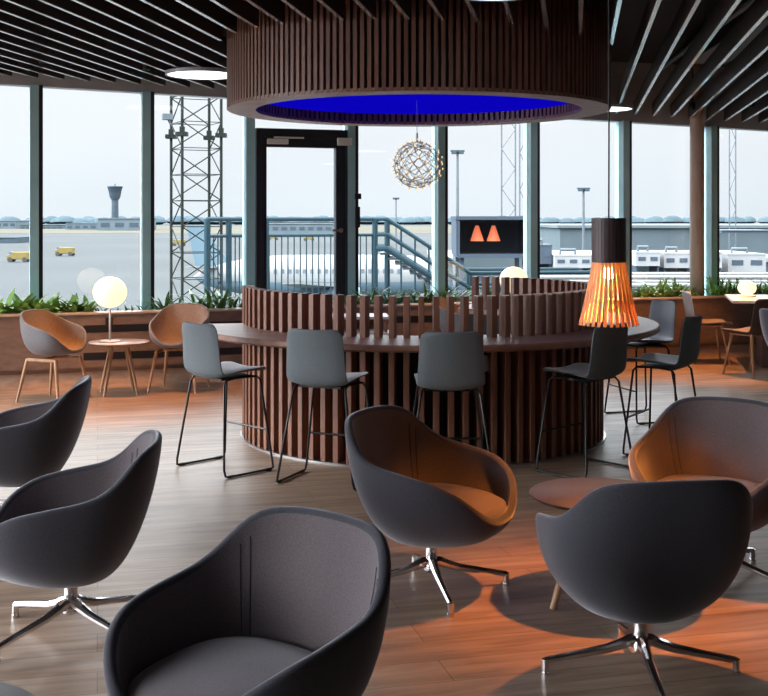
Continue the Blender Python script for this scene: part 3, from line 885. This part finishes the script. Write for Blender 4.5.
# ------------------------------------------------------------------ outside
GZ = -5.0
mb = MB(); mb.box((0, 1500, GZ - .5), (6000, 2990, 1)); struct(mb.build('ground_apron', M['apron'], smooth=0))
mb = MB(); mb.box((-60, 700, GZ + .02), (560, 420, .1)); struct(mb.build('ground_grass', M['grassland'], smooth=0))
# treeline
mb = MB()
for i in range(260):
    x = -900 + i * 8 + random.uniform(-3, 3); y = 1150 + random.uniform(-30, 30); h = random.uniform(6.5, 9.0); r = random.uniform(8, 13)
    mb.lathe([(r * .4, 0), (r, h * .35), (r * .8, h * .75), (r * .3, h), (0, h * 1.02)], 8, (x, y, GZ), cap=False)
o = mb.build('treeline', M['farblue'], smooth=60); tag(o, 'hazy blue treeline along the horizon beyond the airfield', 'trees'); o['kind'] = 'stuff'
# control tower
D = 800
tw = thing('control_tower', 'tall airport control tower with a dark cab on the horizon at left', 'control tower', (px(115, D), D, GZ))
mb = MB(); mb.lathe([(2.6, 0), (2.3, 16), (2.4, 20)], 20); mb.build('shaft', M['tower'], tw)
mb = MB(); mb.lathe([(2.4, 19), (3.6, 21), (4.2, 24), (4.4, 24.5)], 20); mb.build('cab_base', M['tower'], tw)
mb = MB(); mb.lathe([(4.2, 24.5), (5.2, 28)], 20); mb.build('cab_glass', M['tower_glass'], tw)
mb = MB(); mb.lathe([(5.4, 28), (5.4, 28.6), (.4, 29), (.3, 30.5)], 20); mb.build('cab_roof', M['tower'], tw)
def block(name, x0, x1, y0, y1, d, dep, mat, lab, cat, grp=None, roof=None, win=True):
    X0, X1 = px(x0, d), px(x1, d); z1, z0 = pz(y0, d), pz(y1, d); w = X1 - X0; h = z1 - z0
    t = thing(name, lab, cat, ((X0 + X1) / 2, d + dep / 2, z0), 0, grp)
    mb = MB(); mb.box((0, 0, h / 2), (w, dep, h)); mb.build('walls', M[mat], t, 0)
    mb = MB(); mb.box((0, 0, h + h * .04), (w * 1.02, dep * 1.02, h * .08)); mb.build('roof', M[roof or mat], t, 0)
    if win:
        mb = MB(); k = max(2, int(w / h * 1.2))
        for i in range(k): mb.box((-w / 2 + w * (i + .5) / k, -dep / 2, h * .55), (w / k * .6, dep * .01 + .02, h * .3))
        mb.build('window_band', M['bld_dark'], t, 0)
    return t
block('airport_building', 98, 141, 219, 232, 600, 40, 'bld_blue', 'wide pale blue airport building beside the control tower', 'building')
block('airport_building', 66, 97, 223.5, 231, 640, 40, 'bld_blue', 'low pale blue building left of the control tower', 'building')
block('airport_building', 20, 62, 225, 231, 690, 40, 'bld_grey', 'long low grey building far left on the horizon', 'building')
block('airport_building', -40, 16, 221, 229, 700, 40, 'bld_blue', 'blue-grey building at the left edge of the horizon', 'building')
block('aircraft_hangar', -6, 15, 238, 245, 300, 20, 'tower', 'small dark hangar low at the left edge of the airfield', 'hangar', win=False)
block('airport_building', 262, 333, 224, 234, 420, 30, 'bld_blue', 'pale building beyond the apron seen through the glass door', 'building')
for x, y, lab in ((67, 256, 'small yellow airport van on the apron under the control tower'), (21, 262, 'small yellow airport van near the left mullion'), (180, 246, 'small yellow airport van behind the lattice mast'),
                  (274, 240, 'small yellow airport van seen through the glass door, left one'), (310, 241, 'small yellow airport van seen through the glass door, right one')):
    d = (EYE - GZ) * F / (y - HZ)
    t = thing('airport_van', lab, 'van', (px(x, d), d, GZ))
    mb = MB(); mb.box((0, 0, .95), (2.3, 1.8, 1.1)); mb.box((-1.5, 0, .75), (.8, 1.8, .7)); mb.build('body', M['yellow'], t, 0, bevel=.08)
    mb = MB(); mb.box((-1.3, 0, 1.35), (.5, 1.7, .45)); mb.build('windscreen', M['plane_dark'], t, 0)
    for sx in (-1.4, .8):
        for sy in (-.8, .8):
            mb = MB(); mb.tube([(sx, sy - .12, .38), (sx, sy + .12, .38)], .38, 12); mb.build('wheel', M['rubber'], t)

# airliner
pd = 66
ac = thing('airliner', 'white and blue airliner parked outside behind the balcony railing', 'airplane', (px(326, pd), pd, -1.75), R(4))
ac.scale = (.82, .82, .82)
prof = [(0, -9.2), (.5, -8.6), (.95, -7.2), (1.35, -5.0), (1.5, -3), (1.5, 4.5), (1.42, 6), (1.1, 7.3), (.6, 8.3), (0, 8.7)]
def fus(zmin, zmax, r_s):
    m = MB(); n = 28; vs = []
    for r, x in prof:
        for k in range(n):
            a = 2 * PI * k / n; vs.append((x, r * r_s * math.cos(a), r * r_s * math.sin(a)))
    fs = []; mi = []
    for i in range(len(prof) - 1):
        for k in range(n):
            zc = math.sin(2 * PI * (k + .5) / n)
            fs.append((i * n + k, (i + 1) * n + k, (i + 1) * n + (k + 1) % n, i * n + (k + 1) % n)); mi.append(1 if zc < -.3 else 0)
    m.add(vs, fs); m.m = mi; return m
fus(0, 0, 1).build('fuselage', [M['plane_white'], M['plane_blue']], ac, 60)
mb = MB(); mb.hexa([(-9.0, -.12, .6), (-6.6, -.12, .9), (-6.6, .12, .9), (-9.0, .12, .6), (-9.7, -.08, 3.6), (-8.6, -.08, 3.6), (-8.6, .08, 3.6), (-9.7, .08, 3.6)]); mb.build('tail_fin', M['plane_blue'], ac, 0)
for sy in (1, -1):
    mb = MB(); mb.hexa([(-1.8, sy * 1.2, -.75), (1.8, sy * 1.2, -.75), (-1.8, sy * 11, .1), (-2.9, sy * 11, .1), (-1.8, sy * 1.2, -.45), (1.8, sy * 1.2, -.45), (-1.8, sy * 11, .2), (-2.9, sy * 11, .2)]); mb.build('wing', M['plane_white'], ac, 0)
    mb = MB(); mb.hexa([(-9, sy * .3, .6), (-7.4, sy * .3, .6), (-8.6, sy * 3.6, .8), (-9.4, sy * 3.6, .8), (-9, sy * .3, .75), (-7.4, sy * .3, .75), (-8.6, sy * 3.6, .88), (-9.4, sy * 3.6, .88)]); mb.build('tailplane', M['plane_white'], ac, 0)
    mb = MB(); mb.lathe([(.35, -1.3), (.62, -.6), (.66, .8), (.5, 1.3)], 20)
    mb.v = [(z + .9, y + sy * 4.2, -x - 1.05) for x, y, z in mb.v]; mb.build('engine', M['plane_blue'], ac)
mb = MB()
for i in range(22): mb.box((-5.5 + i * .5, -1.46, .42), (.22, .06, .3))
mb.build('cabin_windows', M['plane_dark'], ac, 0)
for gx in (6.0, 0.0):
    mb = MB(); mb.tube([(gx, 0, -1.3), (gx, 0, -2.8)], .12, 8); mb.tube([(gx, -.5, -2.8), (gx, .5, -2.8)], .45, 16); mb.build('landing_gear', M['rubber'], ac)

# lattice mast
md = 40
ms = thing('lattice_mast', 'tall dark steel lattice mast outside the window left of the door', 'mast', (px(196, md), md, GZ))
rot = R(26); hs = .69
def cpt(i): a = rot + PI / 4 + i * PI / 2; return Vector((hs * 1.414 * math.cos(a), hs * 1.414 * math.sin(a), 0))
top_z = 13.0
for i in range(4):
    a, b = cpt(i), cpt((i + 1) % 4)
    mb = MB(); mb.tube([a, a + Vector((0, 0, top_z))], .05, 8); mb.build('mast_leg', M['mast'], ms)
    mb = MB(); st = .9; nlev = int(top_z / st)
    for k in range(nlev):
        z0, z1 = k * st, (k + 1) * st
        p, q = (a, b) if k % 2 else (b, a)
        mb.tube([p + Vector((0, 0, z0)), q + Vector((0, 0, z1))], .021, 6); 
        mb.tube([a + Vector((0, 0, z0)), b + Vector((0, 0, z0))], .014, 6)
    mb.build('bracing', M['mast'], ms)
    mb = MB(); mb.box((a.x, a.y, pz(136, md) - GZ), (.36, .36, .14)); mb.box((a.x, a.y, pz(133, md) - GZ), (.16, .16, .3)); mb.build('clamp', M['mast'], ms, 0)
mb = MB(); a = cpt(2); hz_ = pz(125, md) - GZ
mb.tube([a + Vector((0, 0, hz_)), a + Vector((-.4, 0, hz_ - .05))], .03, 6); mb.box((a.x - .5, a.y, hz_ + .2), (.35, .3, .2), .3); mb.tube([a + Vector((-.4, 0, hz_ - .05)), (a.x - .5, a.y, hz_ + .15)], .03, 6)
mb.build('floodlight', M['galv_pale'], ms)

# balcony with railing and stair outside the door
mb = MB(); wbox(mb, s_of_px(150), s_of_px(560), -4.6, -.16, -.22, -.04); struct(mb.build('balcony_floor', M['conc'], smooth=0))
rd = 16.0
def railing(x0, x1, lab, d0, d1, ybar=236, nb=14, post=(0, 1)):
    A, B = Vector((px(x0, d0), d0, 0)), Vector((px(x1, d1), d1, 0))
    t = thing('balcony_railing', lab, 'railing', A)
    zt, zm, zb = 1.585, 1.36, .10
    V = B - A
    def at(f, z): return V * f + Vector((0, 0, z))
    mb = MB(); mb.tube([at(0, zt), at(1, zt)], .028, 8); mb.build('top_rail', M['rail_blue'], t)
    mb = MB(); mb.tube([at(0, zm), at(1, zm)], .022, 8); mb.build('mid_rail', M['rail_blue'], t)
    mb = MB(); mb.tube([at(0, zb), at(1, zb)], .022, 8); mb.build('bottom_rail', M['rail_blue'], t)
    for f in post:
        mb = MB(); mb.tube([at(f, -.04), at(f, zt)], .04, 8); mb.build('post', M['rail_blue'], t)
    for i in range(nb):
        f = (i + .5) / nb
        mb = MB(); mb.tube([at(f, zb), at(f, zm)], .009, 6); mb.build('baluster', M['rail_blue'], t)
    return t
railing(207, 250, 'dense blue-grey railing panel outside, between lattice mast and door', 15.2, 15.6, nb=10, post=(0, .5, .9))
railing(266, 375, 'blue-grey balcony railing seen through the glass door', 15.7, 16.4, nb=18, post=(0, 1))
# stair railing running down to the right
stv = thing('steel_staircase', 'steel stair with sloping double handrails going down to the right outside', 'staircase', (px(376, 16.4), 16.4, 0))
X1 = px(470, 16.6) - px(376, 16.4); X2 = px(590, 17.2) - px(376, 16.4)
zt0, zt1 = 1.585, pz(273, 16.6)
for off, nm in ((0, 'handrail'), (-.22, 'lower_rail'), (-.42, 'stringer')):
    for yy in (0, 1.1):
        mb = MB(); mb.tube([(0, yy, zt0 + off), (.16, yy, zt0 + off), (X1, yy + .2, zt1 + off), (X2, yy + .8, zt1 + off - .02)], .03 if nm != 'stringer' else .045, 8); mb.build(nm, M['rail_blue'], stv)
for i in range(7):
    f = i / 6
    mb = MB(); x = .16 + (X1 - .16) * f; z = zt0 + (zt1 - zt0) * f
    mb.tube([(x, .2 * f, z - .9), (x, .2 * f, z)], .014, 6); mb.build('baluster', M['rail_blue'], stv)
for i in range(12):
    f = i / 11; x = .16 + (X1 - .16) * f; z = zt0 - .5 + (zt1 - zt0) * f
    mb = MB(); mb.box((x, .55 + .2 * f, z), (.2, 1.0, .03)); mb.build('tread', M['galv_pale'], stv, 0)
for x in (.16, X1, X2):
    mb = MB(); z = zt0 if x < 1 else zt1; mb.tube([(x, .3, GZ), (x, .3, z)], .04, 8); mb.build('post', M['rail_blue'], stv)

# dark box and orange cones added outdoors to imitate a reflection of the room
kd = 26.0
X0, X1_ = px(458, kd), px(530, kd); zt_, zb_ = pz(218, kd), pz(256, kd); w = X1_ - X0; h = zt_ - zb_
kp = thing('mirrored_room_box', 'dark box added outside to imitate the mirrored room, with two orange cones', 'reflection box', ((X0 + X1_) / 2, kd, zb_))
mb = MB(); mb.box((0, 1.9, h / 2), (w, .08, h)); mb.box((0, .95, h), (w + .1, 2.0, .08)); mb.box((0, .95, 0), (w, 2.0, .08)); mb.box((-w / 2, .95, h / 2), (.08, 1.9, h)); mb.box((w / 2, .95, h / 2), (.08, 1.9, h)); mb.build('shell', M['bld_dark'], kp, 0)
mb = MB()
for sx in (-w / 2 + .1, w / 2 - .1):
    for sy in (.2, 1.7): mb.box((sx, sy, (GZ - zb_) / 2), (.1, .1, zb_ - GZ))
mb.build('stilts', M['bld_dark'], kp, 0)
mb = MB()
for sx in (-1, 1): mb.box((sx * (w / 2 - .02), 0, h / 2), (.04, .05, h))
mb.build('corner_bars', M['bld_dark'], kp, 0)
for x, lab in ((477, 'left orange cone added to imitate a pendant mirrored in the glass'), (493.5, 'right orange cone added to imitate a pendant mirrored in the glass')):
    d = kd + .9; t = thing('mirrored_cone', lab, 'pendant lamp', (px(x, d), d, pz(241, d)))
    mb = MB(); mb.lathe([(.16, 0), (.05, .33), (.04, .36)], 20); mb.build('mirrored_shade', M['mirrored_orange'], t)
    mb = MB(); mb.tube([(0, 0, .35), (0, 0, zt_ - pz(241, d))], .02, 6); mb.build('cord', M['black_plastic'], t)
block('equipment_cabin', 462, 526, 255, 300, 30, 4, 'bld_grey', 'blue-grey equipment cabin below the dark reflection box outside', 'cabin')

# terminal pier and roof plant at the right
block('terminal_pier', 440, 800, 262, 320, 46, 10, 'bld_grey', 'long blue-grey terminal pier roof outside on the right', 'building', roof='bld_white', win=True)
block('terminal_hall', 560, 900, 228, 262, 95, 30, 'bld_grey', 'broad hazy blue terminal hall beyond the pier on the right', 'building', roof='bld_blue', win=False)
units = [(555, 592, 256, 268, 44, 'boxy white air handling unit beside the pendant lamp'), (530, 552, 246, 264, 44.5, 'tall dark framed roof unit right of the reflection box'),
         (636, 660, 253, 266, 44, 'white roof unit outside right of the pendant lamp'), (664, 690, 254, 268, 44.4, 'white roof unit left of the round column'),
         (700, 722, 253, 268, 44, 'white roof unit right of the round column'), (728, 766, 255, 272, 44.6, 'wide white roof unit at the right edge')]
for x0, x1, y0, y1, d, lab in units:
    t = block('roof_unit', x0, x1, y0, y1, d, 1.6, 'bld_white' if 'dark' not in lab else 'bld_dark', lab, 'roof unit', 'roof units on the terminal pier', win=True)
    mb = MB(); w_ = px(x1, d) - px(x0, d); h_ = pz(y0, d) - pz(y1, d)
    mb.tube([(-w_ * .3, -.3, h_), (-w_ * .3, -.3, h_ + .22), (w_ * .1, -.3, h_ + .22), (w_ * .1, -.3, h_)], .07, 8); mb.build('flue', M['galv_pale'], t)
    mb = MB()
    for sx in (-.45, .45): mb.box((w_ * sx, 0, -.15), (.06, 1.4, .3))
    mb.build('stand', M['bld_dark'], t, 0)
for i, (y, d, lab) in enumerate(((277, 40, 'upper pale pipe run along the pier roof on the right'), (285, 38, 'lower pale pipe run along the pier roof on the right'))):
    A, B = px(540, d), px(790, d); z = pz(y, d)
    t = thing('pipe_run', lab, 'pipe', (A, d, z))
    mb = MB(); mb.tube([(0, 0, 0), (B - A, 0, 0)], .07, 8); mb.tube([(0, .4, .1), (B - A, .4, .1)], .05, 8); mb.build('pipes', M['bld_white'], t)
    mb = MB()
    for k in range(9):
        xx = (B - A) * k / 8; mb.tube([(xx, .2, -1.2), (xx, .2, .1)], .035, 6); mb.tube([(xx, .2, -1.2), (xx + .5, .2, .0)], .025, 6)
    mb.build('supports', M['galv'], t)
# jet bridge edge
block('apron_canopy', 722, 790, 230.5, 233, 60, 6, 'bld_dark', 'thin dark flat canopy roof far right on the horizon', 'canopy', win=False)

# floodlight masts
def light_mast(x, y0, d, lab, w=.08):
    t = thing('floodlight_mast', lab, 'floodlight mast', (px(x, d), d, GZ)); H = pz(y0, d) - GZ
    mb = MB(); mb.tube([(0, 0, 0), (0, 0, H)], [w * 1.4, w * .8], 8); mb.build('pole', M['galv_pale'], t)
    mb = MB(); mb.box((0, 0, H), (1.2 * w * 8, .4, .12)); mb.box((-.25, -.1, H - .12), (.35, .3, .2)); mb.box((.25, -.1, H - .12), (.35, .3, .2)); mb.build('floodlights', M['galv'], t, 0)
light_mast(457.5, 151, 80, 'tall floodlight mast in the window right of the chandelier', .10)
light_mast(583.5, 188.5, 88, 'distant floodlight mast left of the slatted pendant', .10)
light_mast(396, 198, 160, 'faint distant floodlight mast below the chandelier', .10)
for x, y0, d, wd, lab in ((508.5, 122, 70, .42, 'pale slender lattice mast behind the bar at centre right'), (524, 124, 74, .28, 'thin pale lattice mast beside the mullion at centre right'), (732.5, 124, 80, .22, 'thin pale lattice mast in the far right window')):
    t = thing('radio_mast', lab, 'mast', (px(x, d), d, GZ)); H = pz(y0 - 20, d) - GZ
    mb = MB()
    for sx in (-1, 1): mb.tube([(sx * wd, 0, 0), (sx * wd, 0, H)], .045, 6)
    mb.build('mast_leg', M['galv_pale'], t)
    mb = MB(); k = int(H / 1.2)
    for i in range(k):
        s_ = 1 if i % 2 else -1; mb.tube([(-s_ * wd, 0, i * 1.2), (s_ * wd, 0, (i + 1) * 1.2)], .02, 4)
    mb.build('bracing', M['galv_pale'], t)

# ------------------------------------------------------------------ light
w = bpy.data.worlds.new('overcast'); sc.world = w; w.use_nodes = True
nt = w.node_tree; bg = nt.nodes['Background']
tc = nt.nodes.new('ShaderNodeTexCoord'); sx = nt.nodes.new('ShaderNodeSeparateXYZ'); nt.links.new(tc.outputs['Generated'], sx.inputs[0])
def mth(op, a, b=None, c=None):
    n = nt.nodes.new('ShaderNodeMath'); n.operation = op
    for k, v in enumerate((a, b, c)):
        if v is None: continue
        if isinstance(v, (int, float)): n.inputs[k].default_value = v
        else: nt.links.new(v, n.inputs[k])
    return n.outputs[0]
# overcast sky: pale towards the horizon, several times brighter overhead, brightest where the sun stands behind the cloud
rp = nt.nodes.new('ShaderNodeValToRGB')
rp.color_ramp.elements[0].position = .0; rp.color_ramp.elements[0].color = (.96, 1.01, 1.07, 1)
rp.color_ramp.elements[1].position = .10; rp.color_ramp.elements[1].color = (1.06, 1.07, 1.11, 1)
nt.links.new(sx.outputs['Z'], rp.inputs['Fac'])
up = nt.nodes.new('ShaderNodeMapRange'); up.interpolation_type = 'SMOOTHSTEP'
up.inputs['From Min'].default_value = .11; up.inputs['From Max'].default_value = .34
up.inputs['To Min'].default_value = 1.0; up.inputs['To Max'].default_value = 8.0
nt.links.new(sx.outputs['Z'], up.inputs['Value'])
dt = nt.nodes.new('ShaderNodeVectorMath'); dt.operation = 'DOT_PRODUCT'
nt.links.new(tc.outputs['Generated'], dt.inputs[0]); dt.inputs[1].default_value = Vector((-.86, -.12, .42)).normalized()
glow = nt.nodes.new('ShaderNodeMapRange'); glow.interpolation_type = 'SMOOTHSTEP'
glow.inputs['From Min'].default_value = .70; glow.inputs['From Max'].default_value = 1.0
glow.inputs['To Min'].default_value = 0.0; glow.inputs['To Max'].default_value = 12.0
nt.links.new(dt.outputs['Value'], glow.inputs['Value'])
st = mth('ADD', up.outputs[0], glow.outputs[0])
nz = nt.nodes.new('ShaderNodeTexNoise'); nz.inputs['Scale'].default_value = 2.5; nz.inputs['Detail'].default_value = 4
mp = nt.nodes.new('ShaderNodeMapping'); mp.inputs['Scale'].default_value = (1, 1, 4); nt.links.new(tc.outputs['Generated'], mp.inputs[0]); nt.links.new(mp.outputs[0], nz.inputs['Vector'])
st = mth('MULTIPLY', st, mth('MULTIPLY_ADD', nz.outputs['Fac'], .16, .93))
nt.links.new(rp.outputs[0], bg.inputs['Color']); nt.links.new(st, bg.inputs['Strength'])

# ------------------------------------------------------------------ camera
cam = bpy.data.cameras.new('camera'); co = bpy.data.objects.new('camera', cam); COL.objects.link(co)
co.location = (0, 0, EYE); co.rotation_euler = (PI / 2, 0, 0)
cam.sensor_width = 36; cam.lens = 36 * F / 768
cam.shift_y = -(348 - HZ) / 768
cam.clip_end = 6000
sc.camera = co
sc.view_settings.view_transform = 'Standard'; sc.view_settings.look = 'None'
sc.view_settings.gamma = 1; sc.view_settings.use_curve_mapping = False
sc.view_settings.exposure = 0.0
